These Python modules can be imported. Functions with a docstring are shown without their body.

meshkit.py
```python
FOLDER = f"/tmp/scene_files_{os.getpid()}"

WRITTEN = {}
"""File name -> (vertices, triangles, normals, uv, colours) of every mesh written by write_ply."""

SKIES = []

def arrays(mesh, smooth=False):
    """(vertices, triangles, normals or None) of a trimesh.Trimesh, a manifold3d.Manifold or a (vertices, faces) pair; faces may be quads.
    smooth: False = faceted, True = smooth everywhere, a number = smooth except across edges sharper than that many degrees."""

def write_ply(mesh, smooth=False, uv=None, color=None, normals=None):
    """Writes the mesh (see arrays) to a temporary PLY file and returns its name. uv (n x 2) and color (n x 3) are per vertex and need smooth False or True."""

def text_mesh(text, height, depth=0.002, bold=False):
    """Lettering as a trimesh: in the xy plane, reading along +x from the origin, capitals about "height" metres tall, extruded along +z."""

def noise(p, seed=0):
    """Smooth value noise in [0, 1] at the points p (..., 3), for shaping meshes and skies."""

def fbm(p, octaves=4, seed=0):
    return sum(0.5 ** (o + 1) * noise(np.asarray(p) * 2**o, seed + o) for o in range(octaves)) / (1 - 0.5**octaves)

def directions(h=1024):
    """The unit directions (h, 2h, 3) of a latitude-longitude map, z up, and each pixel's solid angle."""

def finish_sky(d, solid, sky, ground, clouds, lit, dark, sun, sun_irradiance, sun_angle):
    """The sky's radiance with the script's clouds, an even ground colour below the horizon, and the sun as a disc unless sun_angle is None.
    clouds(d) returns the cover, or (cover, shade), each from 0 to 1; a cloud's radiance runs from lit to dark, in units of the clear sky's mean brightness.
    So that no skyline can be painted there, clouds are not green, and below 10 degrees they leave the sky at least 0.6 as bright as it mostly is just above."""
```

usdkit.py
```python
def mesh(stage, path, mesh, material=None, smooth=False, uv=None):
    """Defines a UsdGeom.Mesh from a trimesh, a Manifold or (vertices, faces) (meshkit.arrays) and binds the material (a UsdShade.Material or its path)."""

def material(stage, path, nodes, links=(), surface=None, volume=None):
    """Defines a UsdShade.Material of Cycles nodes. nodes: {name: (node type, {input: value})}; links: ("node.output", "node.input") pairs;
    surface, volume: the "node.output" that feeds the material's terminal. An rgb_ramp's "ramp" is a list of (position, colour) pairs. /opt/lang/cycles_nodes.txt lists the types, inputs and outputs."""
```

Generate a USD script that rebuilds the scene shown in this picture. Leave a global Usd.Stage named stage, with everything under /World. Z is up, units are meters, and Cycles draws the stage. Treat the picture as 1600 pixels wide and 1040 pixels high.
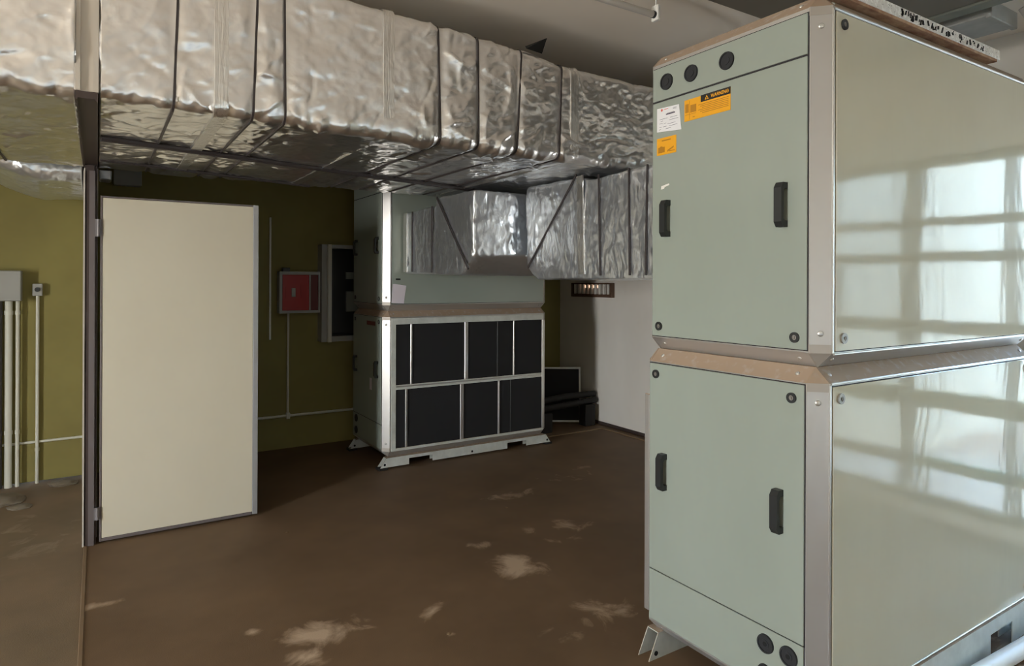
import math, random
import numpy as np, trimesh, usdkit, meshkit
from pxr import Usd, UsdGeom, UsdLux, UsdShade, Gf, Sdf
from shapely.geometry import Polygon, box as sbox
import manifold3d as m3

random.seed(7)
RNG = np.random.default_rng(7)
stage = Usd.Stage.CreateInMemory()
UsdGeom.SetStageUpAxis(stage, UsdGeom.Tokens.z)
UsdGeom.SetStageMetersPerUnit(stage, 1.0)
WORLD = UsdGeom.Xform.Define(stage, '/World')
stage.SetDefaultPrim(WORLD.GetPrim())
L = '/World/Looks'
UsdGeom.Scope.Define(stage, L)

# ------------------------------------------------------------------ camera, sky, window light, exposure
EXPOSURE = 0.7
FPX, YAW, PITCH, ROLL, CY, EYE = 1014.39, 0.567889, -0.000832, -0.003722, 439.28, (0.0, 0.0, 1.6)
cyw, syw = math.cos(YAW), math.sin(YAW)
fw, rt, dn = np.array([syw, cyw, 0.]), np.array([cyw, -syw, 0.]), np.array([0, 0, -1.])
fw, dn = fw * math.cos(PITCH) + dn * math.sin(PITCH), dn * math.cos(PITCH) - fw * math.sin(PITCH)
rt, dn = rt * math.cos(ROLL) + dn * math.sin(ROLL), dn * math.cos(ROLL) - rt * math.sin(ROLL)
cam = UsdGeom.Camera.Define(stage, '/World/camera')
cam.AddTransformOp().Set(Gf.Matrix4d(*rt, 0, *(-dn), 0, *(-fw), 0, *EYE, 1))
cam.CreateHorizontalApertureAttr(36.0)
cam.CreateVerticalApertureAttr(36.0 * 1040 / 1600)
cam.CreateFocalLengthAttr(36.0 * FPX / 1600)
cam.CreateVerticalApertureOffsetAttr(-(520 - CY) / 1600 * 36.0)
cam.CreateFStopAttr(0.0)
cam.CreateExposureAttr(EXPOSURE)

dome = UsdLux.DomeLight.Define(stage, '/World/sky_dome')
dome.CreateIntensityAttr(1.0)
SKY = usdkit.material(stage, L + '/sky', {
    'sky': ('sky_texture', {'sky_type': 'multiple_scattering', 'sun_disc': False, 'sun_elevation': 0.9, 'sun_rotation': 2.4, 'altitude': 200.0, 'aerosol_density': 2.0}),
    'b': ('background_shader', {'strength': 0.95})}, [('sky.color', 'b.color')], surface='b.background')
UsdShade.MaterialBindingAPI.Apply(dome.GetPrim()).Bind(SKY)

sun = UsdLux.DistantLight.Define(stage, '/World/sun')
sun.CreateIntensityAttr(18.0); sun.CreateAngleAttr(0.6); sun.CreateColorAttr(Gf.Vec3f(1.0, 0.9, 0.76))
sun.AddRotateXYZOp().Set((28, 0, -30))     # high, from behind the building: it lights the ground and facade outside

# daylight of the side room's window (the opening stands in wall_left, below)
WL = dict(x=-4.5, y0=1.0, y1=1.8, z0=0.15, z1=2.4)
wl = UsdLux.RectLight.Define(stage, '/World/window_daylight')
wl.CreateWidthAttr(WL['y1'] - WL['y0']); wl.CreateHeightAttr(WL['z1'] - WL['z0'])
wl.CreateIntensityAttr(38.0); wl.CreateColorAttr(Gf.Vec3f(1.0, 0.97, 0.91))
wl.AddTranslateOp().Set((WL['x'] - 0.12, (WL['y0'] + WL['y1']) / 2, (WL['z0'] + WL['z1']) / 2))
wl.AddRotateXYZOp().Set((90, 0, -90))


# ------------------------------------------------------------------ helpers: shapes
def box(x0, x1, y0, y1, z0, z1):
    b = trimesh.creation.box([x1 - x0, y1 - y0, z1 - z0])
    b.apply_translation([(x0 + x1) / 2, (y0 + y1) / 2, (z0 + z1) / 2])
    return b


def cbox(x0, x1, y0, y1, z0, z1, c=0.003):
    """A box with all twelve edges chamfered by c."""
    p = []
    for i in (0, 1):
        for j in (0, 1):
            for k in (0, 1):
                x, y, z = (x0, x1)[i], (y0, y1)[j], (z0, z1)[k]
                sx, sy, sz = (1, -1)[i] * c, (1, -1)[j] * c, (1, -1)[k] * c
                p += [(x, y + sy, z + sz), (x + sx, y, z + sz), (x + sx, y + sy, z)]
    return trimesh.convex.convex_hull(np.array(p))


def cyl(p, q, r, n=20):
    return trimesh.creation.cylinder(radius=r, segment=[p, q], sections=n)


def disc(c, axis, r, t, n=24):
    c, a = np.array(c, float), np.array(axis, float)
    return cyl(c, c + a * t, r, n)


def dome_cap(c, axis, r, h):
    s = trimesh.creation.icosphere(2, 1.0)
    s.apply_scale([r, r, h])
    T = trimesh.geometry.align_vectors([0, 0, 1], axis)
    s.apply_transform(T)
    s.apply_translation(c)
    return s


def ring(c, axis, r0, r1, t):
    a = trimesh.creation.annulus(r_min=r0, r_max=r1, height=t, sections=28)
    a.apply_transform(trimesh.geometry.align_vectors([0, 0, 1], axis))
    a.apply_translation(np.array(c) + np.array(axis) * t / 2)
    return a


def prism(poly, axis, a0, a1):
    """poly: (u, v) points. axis x: (u, v) = (y, z); y: (x, z); z: (x, y)."""
    m = trimesh.creation.extrude_polygon(poly if isinstance(poly, Polygon) else Polygon(poly), a1 - a0, engine='earcut')
    v = np.array(m.vertices)
    if axis == 'x':
        v = np.stack([v[:, 2] + a0, v[:, 0], v[:, 1]], 1)
    elif axis == 'y':
        v = np.stack([v[:, 0], v[:, 2] + a0, v[:, 1]], 1)
    else:
        v = np.stack([v[:, 0], v[:, 1], v[:, 2] + a0], 1)
    m = trimesh.Trimesh(v, m.faces, process=False)
    if m.volume < 0:
        m.invert()
    return m


def cat(*ms):
    return trimesh.util.concatenate(list(ms))


def tube(points, r, n=10):
    p = np.asarray(points, float)
    parts = [cyl(p[i], p[i + 1], r, n) for i in range(len(p) - 1)]
    parts += [trimesh.creation.icosphere(2, r).apply_translation(q) for q in p[1:-1]]
    return cat(*parts)


# ------------------------------------------------------------------ helpers: scene tree
USED = {}


def numbered(parent, name):
    k = (parent, name)
    USED[k] = USED.get(k, -1) + 1
    return f'{parent}/{name}' + (f'_{USED[k]:03d}' if USED[k] else '')


def keys(prim, **kw):
    for k, v in kw.items():
        if v:
            prim.SetCustomDataByKey(k, v)


ORIGIN = {}


def thing(name, origin, label=None, category=None, group=None, kind=None):
    path = numbered('/World', name)
    x = UsdGeom.Xform.Define(stage, path)
    x.AddTranslateOp().Set(tuple(map(float, origin)))
    ORIGIN[path] = np.array(origin, float)
    keys(x.GetPrim(), label=label, category=category, group=group, kind=kind)
    return path


def part(parent, name, mesh, mat, smooth=False, label=None, kind=None):
    """A part of a thing (parent: an Xform) or of a part (parent: a Mesh, whose points share the thing's origin); mesh is in world coordinates."""
    o = ORIGIN[parent]
    if isinstance(mesh, (list, tuple)) and not hasattr(mesh[0], 'vertices'):
        v, f = np.asarray(mesh[0], float) - o, mesh[1]
    else:
        if isinstance(mesh, (list, tuple)):
            mesh = cat(*mesh)
        v, f = np.array(mesh.vertices) - o, np.array(mesh.faces)
    path = numbered(parent, name)
    usdkit.mesh(stage, path, (v, f), M[mat], smooth)
    ORIGIN[path] = o
    keys(stage.GetPrimAtPath(path), label=label, kind=kind)
    return path


def solo(name, mesh, mat, label=None, category=None, group=None, kind=None, smooth=False):
    """A thing that is one mesh, its origin at its base."""
    if isinstance(mesh, (list, tuple)) and hasattr(mesh[0], 'vertices'):
        mesh = cat(*mesh)
    b = mesh.bounds
    o = np.array([b[:, 0].mean(), b[:, 1].mean(), b[0, 2]])
    path = numbered('/World', name)
    m = usdkit.mesh(stage, path, (np.array(mesh.vertices) - o, np.array(mesh.faces)), M[mat], smooth)
    m.AddTranslateOp().Set(tuple(map(float, o)))
    ORIGIN[path] = o
    keys(m.GetPrim(), label=label, category=category, group=group, kind=kind)
    return path


# ------------------------------------------------------------------ materials
M = {}


def S(r, g, b):
    f = lambda c: (c / 255 / 12.92) if c <= 10.3 else ((c / 255 + 0.055) / 1.055) ** 2.4
    return (f(r), f(g), f(b))


def mat(name, color, rough=0.5, metal=0.0, spec=0.5, noise=None, bump=None, color2=None, dust=None, **extra):
    """noise: (scale vector, low, high) mixes color to color2; bump: [(scale vector, strength, distance), ...]; dust: colour that settles on faces that look up."""
    nodes = {'geo': ('geometry', {}), 'p': ('principled_bsdf', {'base_color': color, 'roughness': rough, 'metallic': metal, 'specular_ior_level': spec, **extra})}
    links, col = [], None
    if noise:
        nodes['mp'] = ('mapping', {'scale': noise[0]})
        nodes['nz'] = ('noise_texture', {'scale': 1.0, 'detail': 5.0, 'roughness': 0.6})
        nodes['rp'] = ('rgb_ramp', {'ramp': [(noise[1], color), (noise[2], color2)]})
        links += [('geo.position', 'mp.vector'), ('mp.vector', 'nz.vector'), ('nz.fac', 'rp.fac')]
        col = 'rp.color'
    if dust:
        nodes.update({'sx': ('separate_xyz', {}), 'mr': ('map_range', {'from_min': 0.15, 'from_max': 0.6, 'to_min': 0.0, 'to_max': 0.9, 'clamp': True}),
                      'dn': ('noise_texture', {'scale': 30.0, 'detail': 4.0}), 'dm': ('math', {'math_type': 'multiply'}), 'dr': ('map_range', {'from_min': 0.2, 'from_max': 0.45, 'to_min': 0.55, 'to_max': 1.0, 'clamp': True}),
                      'mx': ('mix', {'color1': color, 'color2': dust}), 'mm': ('math', {'math_type': 'multiply_add', 'value2': -metal, 'value3': metal}),
                      'rr': ('map_range', {'to_min': rough, 'to_max': 0.9, 'clamp': True})}),
        links += [('geo.normal', 'sx.vector'), ('sx.z', 'mr.value'), ('geo.position', 'dn.vector'), ('dn.fac', 'dr.value'), ('mr.result', 'dm.value1'), ('dr.result', 'dm.value2'),
                  ('dm.value', 'mx.fac'), ('dm.value', 'mm.value1'), ('mm.value', 'p.metallic'), ('dm.value', 'rr.value'), ('rr.result', 'p.roughness')]
        if col:
            links.append((col, 'mx.color1'))
        col = 'mx.color'
    if col:
        links.append((col, 'p.base_color'))
    prev = None
    for i, (sc, st, di, *kind) in enumerate(bump or []):
        nodes[f'bm{i}'] = ('mapping', {'scale': sc})
        nodes[f'bn{i}'] = ('noise_texture', {'scale': 1.0, 'detail': 2.0 if kind else 3.0, 'roughness': 0.55, 'distortion': 0.4, **({'type': kind[0], 'use_normalize': True} if kind else {})})
        nodes[f'b{i}'] = ('bump', {'strength': st, 'distance': di})
        links += [('geo.position', f'bm{i}.vector'), (f'bm{i}.vector', f'bn{i}.vector'), (f'bn{i}.fac', f'b{i}.height')]
        if prev:
            links.append((f'{prev}.normal', f'b{i}.normal'))
        prev = f'b{i}'
    if prev:
        links.append((f'{prev}.normal', 'p.normal'))
    M[name] = usdkit.material(stage, f'{L}/{name}', nodes, links, surface='p.BSDF')


DUST = S(156, 132, 108)
mat('white_wall', S(236, 231, 222), 0.75, noise=((1.2, 1.2, 0.5), 0.3, 0.75), color2=S(222, 216, 206), bump=[((40, 40, 40), 0.1, 0.002)])
mat('back_wall', S(238, 235, 228), 0.8)
mat('green_wall', S(140, 131, 72), 0.7, noise=((1.5, 1.5, 1.5), 0.3, 0.7), color2=S(126, 116, 62), bump=[((60, 60, 60), 0.1, 0.002)])
mat('ceiling_paint', S(238, 229, 216), 0.85, noise=((0.8, 0.8, 0.8), 0.3, 0.7), color2=S(229, 219, 205), bump=[((25, 25, 25), 0.15, 0.003)])
mat('partition', S(196, 190, 178), 0.7)
mat('sand', S(214, 194, 170), 0.9, noise=((0.3, 0.3, 0.3), 0.35, 0.65), color2=S(196, 162, 138))
mat('plaster', S(226, 212, 188), 0.85, noise=((0.7, 0.7, 0.7), 0.3, 0.7), color2=S(214, 196, 168))
mat('frame_brown', S(112, 104, 88), 0.45)
mat('rail_olive', S(132, 130, 78), 0.5)
mat('rail_green', S(70, 120, 92), 0.5)
mat('aluminium', S(194, 191, 187), 0.34, metal=0.75, dust=DUST, bump=[((3, 3, 60), 0.05, 0.001)])
mat('aluminium_clean', S(215, 213, 208), 0.28, metal=0.85)
mat('casting', S(170, 163, 154), 0.5, metal=0.5, dust=DUST)
mat('gasket', S(38, 34, 36), 0.7)
mat('green_paint', S(147, 155, 145), 0.3, spec=0.5, bump=[((1.7, 1.7, 1.3), 0.06, 0.02)], noise=((3, 3, 1.2), 0.3, 0.8), color2=S(141, 149, 139))
mat('green_gloss', S(147, 155, 145), 0.1, spec=1.0, bump=[((1.7, 1.7, 1.3), 0.12, 0.02)])
mat('cream_paint', S(206, 198, 174), 0.085, spec=0.5, bump=[((2.6, 2.6, 0.9), 0.2, 0.02), ((11, 11, 4), 0.06, 0.01)], noise=((2, 2, 1.2), 0.3, 0.8), color2=S(200, 192, 167))
mat('black_plastic', S(34, 36, 36), 0.4)
mat('plug_rubber', S(28, 30, 33), 0.6, bump=[((60, 60, 60), 0.2, 0.002)])
mat('hole', S(8, 8, 8), 0.8)
mat('latch_grey', S(150, 146, 140), 0.35, metal=0.6)
mat('sticker_yellow', S(226, 160, 20), 0.45)
mat('sticker_print', S(172, 118, 16), 0.5)
mat('sticker_black', S(26, 24, 20), 0.5)
mat('sticker_white', S(222, 222, 224), 0.5)
mat('print_grey', S(150, 150, 156), 0.6)
mat('print_dark', S(92, 86, 100), 0.6)
mat('print_red', S(206, 96, 84), 0.6)
mat('tape_white', S(225, 222, 214), 0.6)
mat('paper', S(214, 206, 214), 0.7)
mat('galvanised', S(192, 194, 192), 0.38, metal=0.45, noise=((14, 14, 14), 0.35, 0.7), color2=S(168, 172, 170), dust=S(140, 118, 96))
mat('rail_paint', S(206, 208, 200), 0.4, metal=0.15, dust=S(150, 128, 104), noise=((12, 12, 12), 0.35, 0.7), color2=S(188, 190, 182))
mat('filter_mesh', S(22, 22, 23), 0.8, bump=[((260, 260, 260), 0.5, 0.002)])
mat('strap', S(58, 52, 52), 0.5)
mat('foil', S(243, 242, 241), 0.24, metal=0.95, bump=[((9, 9, 9), 0.25, 0.015), ((13, 13, 17), 0.42, 0.010, 'ridged_multifractal')])
mat('foil_bright', S(230, 235, 240), 0.26, metal=0.88, bump=[((7, 9, 5), 0.5, 0.025), ((16, 20, 9), 0.7, 0.012, 'ridged_multifractal')])
mat('foil_tape', S(236, 235, 232), 0.25, metal=0.95, bump=[((60, 60, 5), 0.5, 0.008), ((20, 20, 20), 0.4, 0.01, 'ridged_multifractal')])
mat('channel', S(196, 188, 176), 0.5, metal=0.2)
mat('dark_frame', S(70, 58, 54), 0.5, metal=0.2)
mat('jamb_grey', S(112, 104, 102), 0.45, metal=0.3)
mat('jamb_edge', S(186, 178, 166), 0.5)
mat('hinge_steel', S(128, 123, 124), 0.45, metal=0.3)
mat('door_cream', S(206, 199, 178), 0.6, noise=((1.5, 1.5, 1.0), 0.3, 0.7), color2=S(200, 192, 170))
mat('door_edge', S(166, 166, 166), 0.4, metal=0.4)
mat('conduit', S(205, 204, 190), 0.45)
mat('box_grey', S(158, 158, 152), 0.5, metal=0.2)
mat('white_plastic', S(225, 224, 218), 0.4)
mat('tube_grey', S(190, 184, 176), 0.4)
mat('red_paint', S(168, 22, 16), 0.35)
mat('red_dark', S(96, 32, 28), 0.5)
mat('panel_dark', S(42, 44, 44), 0.25)
mat('vent_wood', S(92, 68, 52), 0.6)
mat('black_rubber', S(26, 24, 22), 0.7)
mat('dark_duct', S(112, 106, 94), 0.6)
mat('grey_green', S(118, 122, 112), 0.5)
mat('duct_grey', S(168, 168, 162), 0.5, noise=((8, 8, 8), 0.35, 0.7), color2=S(150, 150, 145))
mat('rusty_ledge', S(150, 108, 82), 0.8, noise=((14, 30, 30), 0.35, 0.65), color2=S(190, 156, 122))
mat('debris_grey', S(120, 110, 94), 0.9)
mat('kerb', S(120, 98, 72), 0.9)
mat('peeling_white', S(246, 242, 234), 0.6, noise=((50, 50, 50), 0.40, 0.52), color2=S(226, 220, 210))
mat('black_mark', S(40, 36, 34), 0.8)
M['glass'] = usdkit.material(stage, L + '/glass', {'f': ('fresnel', {'IOR': 1.45}), 't': ('transparent_bsdf', {'color': (0.93, 0.95, 0.94)}), 'g': ('glossy_bsdf', {'roughness': 0.02, 'color': (0.9, 0.9, 0.9)}), 'm': ('mix_closure', {})},
                             [('f.fac', 'm.fac'), ('t.BSDF', 'm.closure1'), ('g.BSDF', 'm.closure2')], surface='m.closure')
M['vent_glow'] = usdkit.material(stage, L + '/vent_glow', {'e': ('emission', {'color': (1.0, 0.62, 0.42), 'strength': 0.9})}, [], surface='e.emission')  # emission put into the strip for the warm glimmer between the vent slats


def floor_material(name, base, base2, spots, spot_color, rough):
    """Dusty brown floor with pale worn spots at known places; the noise breaks each spot's edge."""
    nodes = {'geo': ('geometry', {}), 'p': ('principled_bsdf', {'roughness': rough, 'specular_ior_level': 0.35}),
             'n1': ('noise_texture', {'scale': 1.6, 'detail': 6.0, 'roughness': 0.6}), 'r1': ('rgb_ramp', {'ramp': [(0.32, base), (0.7, base2)]}),
             'n2': ('noise_texture', {'scale': 5.5, 'detail': 6.0, 'roughness': 0.62, 'distortion': 0.6}),
             'n3': ('noise_texture', {'scale': 160.0, 'detail': 2.0}), 'bp': ('bump', {'strength': 0.25, 'distance': 0.003})}
    links = [('geo.position', 'n1.vector'), ('geo.position', 'n2.vector'), ('geo.position', 'n3.vector'), ('n1.fac', 'r1.fac'), ('n3.fac', 'bp.height'), ('bp.normal', 'p.normal')]
    prev = None
    for i, (x, y, rx, ry, ang, amp) in enumerate(spots):
        nodes[f's{i}'] = ('vector_math', {'vector_math_type': 'subtract', 'vector2': (x, y, 0), 'math_type': 'subtract'})
        nodes[f'v{i}'] = ('vector_rotate', {'rotate_type': 'z_axis', 'angle': ang})
        nodes[f'q{i}'] = ('vector_math', {'math_type': 'multiply', 'vector2': (1 / rx, 1 / ry, 0)})
        nodes[f'd{i}'] = ('vector_math', {'math_type': 'length'})
        nodes[f'm{i}'] = ('map_range', {'from_min': 0.0, 'from_max': 1.0, 'to_min': amp, 'to_max': 0.0, 'clamp': True})
        links += [('geo.position', f's{i}.vector1'), (f's{i}.vector', f'v{i}.vector'), (f'v{i}.vector', f'q{i}.vector1'), (f'q{i}.vector', f'd{i}.vector1'), (f'd{i}.value', f'm{i}.value')]
        if prev is None:
            prev = f'm{i}.result'
        else:
            nodes[f'a{i}'] = ('math', {'math_type': 'maximum'})
            links += [(prev, f'a{i}.value1'), (f'm{i}.result', f'a{i}.value2')]
            prev = f'a{i}.value'
    if prev:
        nodes['mu'] = ('math', {'math_type': 'multiply_add', 'value2': 1.0})
        nodes['nn'] = ('math', {'math_type': 'multiply_add', 'value2': 2.2, 'value3': -1.1})
        nodes['gate'] = ('map_range', {'from_min': 0.0, 'from_max': 0.12, 'to_min': 0.0, 'to_max': 1.0, 'clamp': True})
        nodes['ga'] = ('math', {'math_type': 'multiply'})
        nodes['mr'] = ('map_range', {'from_min': 0.30, 'from_max': 0.85, 'to_min': 0.0, 'to_max': 1.0, 'clamp': True})
        nodes['mx'] = ('mix', {'color2': spot_color})
        links += [('n2.fac', 'nn.value1'), (prev, 'mu.value1'), ('nn.value', 'mu.value3'), ('mu.value', 'mr.value'), (prev, 'gate.value'), ('gate.result', 'ga.value1'), ('mr.result', 'ga.value2'),
                  ('ga.value', 'mx.fac'), ('r1.color', 'mx.color1'), ('mx.color', 'p.base_color')]
    else:
        links.append(('r1.color', 'p.base_color'))
    for n in nodes.values():
        n[1].pop('vector_math_type', None)
    M[name] = usdkit.material(stage, f'{L}/{name}', nodes, links, surface='p.BSDF')


SPOTS = [(2.0, 3.08, 0.19, 0.26, 0.0, 1.0), (1.97, 3.42, 0.10, 0.10, 0.0, 0.75), (2.35, 3.25, 0.35, 0.10, 0.2, 0.35), (0.86, 2.96, 0.30, 0.15, 0.12, 1.0), (0.74, 2.80, 0.14, 0.12, 0.0, 0.85),
         (1.37, 2.86, 0.20, 0.06, -0.65, 0.8), (0.03, 3.79, 0.16, 0.06, 0.0, 0.7), (0.60, 3.13, 0.06, 0.05, 0.0, 0.8), (2.62, 3.40, 0.45, 0.14, 0.1, 0.5), (2.05, 2.40, 0.4, 0.25, 0.0, 0.45),
         (2.6, 4.12, 0.4, 0.12, 0.1, 0.35), (1.36, 2.64, 0.04, 0.04, 0, 0.6), (3.5, 0.9, 1.2, 0.8, 0.0, 0.45), (3.3, 4.3, 0.6, 0.25, 0.0, 0.25)]
floor_material('floor_brown', S(100, 79, 57), S(118, 94, 69), SPOTS, S(188, 164, 138), 0.62)
floor_material('floor_grey', S(112, 96, 74), S(130, 110, 86), [(-0.4, 5.0, 0.5, 0.7, 0, 0.4)], S(150, 136, 114), 0.7)

# ------------------------------------------------------------------ the setting
XR, YR, XL, YF, ZC = 4.785, 6.4, -4.5, -2.6, 3.15
solo('floor', box(-0.06, XR + 0.3, YF, YR + 0.1, -0.2, 0.0), 'floor_brown', kind='structure')
solo('floor', box(XL - 0.3, -0.06, YF, YR + 0.1, -0.2, -0.012), 'floor_grey', kind='structure')
solo('ceiling', box(XL - 0.3, XR + 0.3, YF, YR + 0.1, ZC, ZC + 0.2), 'ceiling_paint', kind='structure')
solo('wall_rear', box(XL - 0.3, XR + 0.3, YR, YR + 0.2, 0, ZC), 'green_wall', kind='structure')
solo('wall_front', box(XL - 0.3, XR + 0.3, YF - 0.2, YF, 0, ZC), 'back_wall', kind='structure')
WY0, WY1, WZ0, WZ1 = -2.35, 1.42, 0.08, 2.46
solo('wall_right', cat(box(XR, XR + 0.2, WY1, YR, 0, ZC), box(XR, XR + 0.2, YF, WY0, 0, ZC), box(XR, XR + 0.2, WY0, WY1, WZ1, ZC), box(XR, XR + 0.2, WY0, WY1, 0, WZ0)), 'white_wall', kind='structure')
solo('wall_left', cat(box(XL - 0.2, XL, YF, WL['y0'], 0, ZC), box(XL - 0.2, XL, WL['y1'], YR, 0, ZC), box(XL - 0.2, XL, WL['y0'], WL['y1'], WL['z1'], ZC), box(XL - 0.2, XL, WL['y0'], WL['y1'], 0, WL['z0'])), 'green_wall', kind='structure')
solo('baseboard_right', cbox(XR - 0.012, XR - 0.0005, WY1, YR - 0.001, 0.0, 0.035, 0.002), 'dark_frame', kind='structure')
solo('wall_partition', box(-0.075, 0.0, 4.80, YR - 0.001, 0, ZC), 'partition', kind='structure')
solo('added_canopy', box(XR + 0.3, XR + 0.75, YF - 0.2, YR + 0.1, 2.75, 2.9), 'ceiling_paint', kind='structure')  # unseen eave, added to block the high skylight at the right windows
bu = thing('building', (10.5, -8.0, -0.5), 'pale plastered building outside, seen only mirrored in the near unit\'s glossy side', 'building')
part(bu, 'wall', box(8.2, 13, -14.5, -1.45, -0.5, 5.2), 'plaster', label='pale plaster wall')
part(bu, 'roof', box(8.0, 13.2, -14.7, -1.25, 5.2, 5.4), 'frame_brown')
for k in range(5):
    yb = -2.9 - k * 2.3
    for zb in (0.5, 3.2):
        part(bu, 'window', cat(box(8.16, 8.2, yb - 0.5, yb + 0.5, zb, zb + 1.3), box(8.13, 8.16, yb - 0.56, yb + 0.56, zb - 0.08, zb)), 'panel_dark')
solo('ground', box(5.2, 160, -120, 120, -0.6, -0.4), 'sand', kind='structure')

ys = [WY0, -1.15, 0.13, WY1]
for i in range(3):
    a, b = ys[i], ys[i + 1]
    w = thing('window_%d' % (i + 1), (XR + 0.1, (a + b) / 2, WZ0), kind='structure')
    fx0, fx1 = XR + 0.05, XR + 0.13
    part(w, 'window_frame', cat(box(fx0, fx1, a + .001, a + 0.07, WZ0 + .001, WZ1 - .001), box(fx0, fx1, b - 0.07, b - .001, WZ0 + .001, WZ1 - .001), box(fx0, fx1, a + 0.07, b - 0.07, WZ1 - 0.06, WZ1 - .001), box(fx0, fx1, a + 0.07, b - 0.07, WZ0 + .001, WZ0 + 0.06)), 'frame_brown')
    my = a + (b - a) * 0.47
    part(w, 'mullion', box(fx0, fx1, my - 0.035, my + 0.035, WZ0 + 0.06, WZ1 - 0.06), 'frame_brown')
    zs = [WZ0 + 0.06, 0.36, 0.80, 1.30, 1.78, 2.02, WZ1 - 0.06]
    for k, z in enumerate(zs[1:-1]):
        h = (0.035, 0.06, 0.045, 0.035, 0.03)[k]
        m = ('rail_green' if i == 2 else 'frame_brown', 'rail_olive', 'frame_brown', 'frame_brown', 'frame_brown')[k]
        for y0, y1 in ((a + 0.07, my - 0.035), (my + 0.035, b - 0.07)):
            part(w, 'rail', box(fx0 + 0.005, fx1 - 0.005, y0, y1, z - h, z + h), m)
    for y0, y1 in ((a + 0.07, my - 0.035), (my + 0.035, b - 0.07)):
        for k in range(6):
            part(w, 'pane', box(XR + 0.085, XR + 0.091, y0, y1, zs[k], zs[k + 1]), 'glass')
w = thing('window_4', (XL - 0.1, (WL['y0'] + WL['y1']) / 2, WL['z0']), kind='structure')
part(w, 'window_frame', cat(box(XL - 0.1, XL - 0.02, WL['y0'] + .001, WL['y0'] + 0.06, WL['z0'] + .001, WL['z1'] - .001), box(XL - 0.1, XL - 0.02, WL['y1'] - 0.06, WL['y1'] - .001, WL['z0'] + .001, WL['z1'] - .001),
                            box(XL - 0.1, XL - 0.02, WL['y0'] + .06, WL['y1'] - .06, WL['z1'] - 0.06, WL['z1'] - .001), box(XL - 0.1, XL - 0.02, WL['y0'] + .06, WL['y1'] - .06, WL['z0'] + .001, WL['z0'] + 0.06)), 'frame_brown')

# the open door: leaf swung into the room, its jamb at the end of the partition
d = thing('door_1', (-0.03, 4.70, 0), kind='structure')
part(d, 'jamb', cat(box(-0.066, -0.005, 4.68, 4.798, 0.0, 2.297), box(-0.060, -0.02, 4.672, 4.68, 0.0, 2.297)), 'dark_frame')
part(d, 'jamb_edge', box(-0.075, -0.066, 4.665, 4.798, 0.0, 2.26), 'jamb_edge', label='pale edge strip of the jamb')
part(d, 'jamb_stop', box(-0.045, -0.015, 4.660, 4.672, 0.0, 2.26), 'jamb_grey')
LY0, LY1, LX0, LX1, LZ0, LZ1 = 4.672, 4.715, 0.012, 0.925, 0.012, 2.115
part(d, 'leaf', cbox(LX0 + .012, LX1 - 0.034, LY0, LY1, LZ0 + 0.02, LZ1 - 0.012, 0.002), 'door_cream', label='cream door leaf')
part(d, 'edge_trim', cbox(LX1 - 0.034, LX1, LY0 - 0.002, LY1 + 0.002, LZ0, LZ1, 0.002), 'door_edge', label='grey metal edge of the door leaf')
part(d, 'edge_trim', cbox(LX0, LX0 + .012, LY0 - 0.002, LY1 + 0.002, LZ0, LZ1, 0.002), 'jamb_grey')
part(d, 'bottom_trim', cbox(LX0 + .012, LX1 - 0.034, LY0 - 0.002, LY1 + .002, LZ0, LZ0 + 0.02, 0.002), 'jamb_grey')
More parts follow.
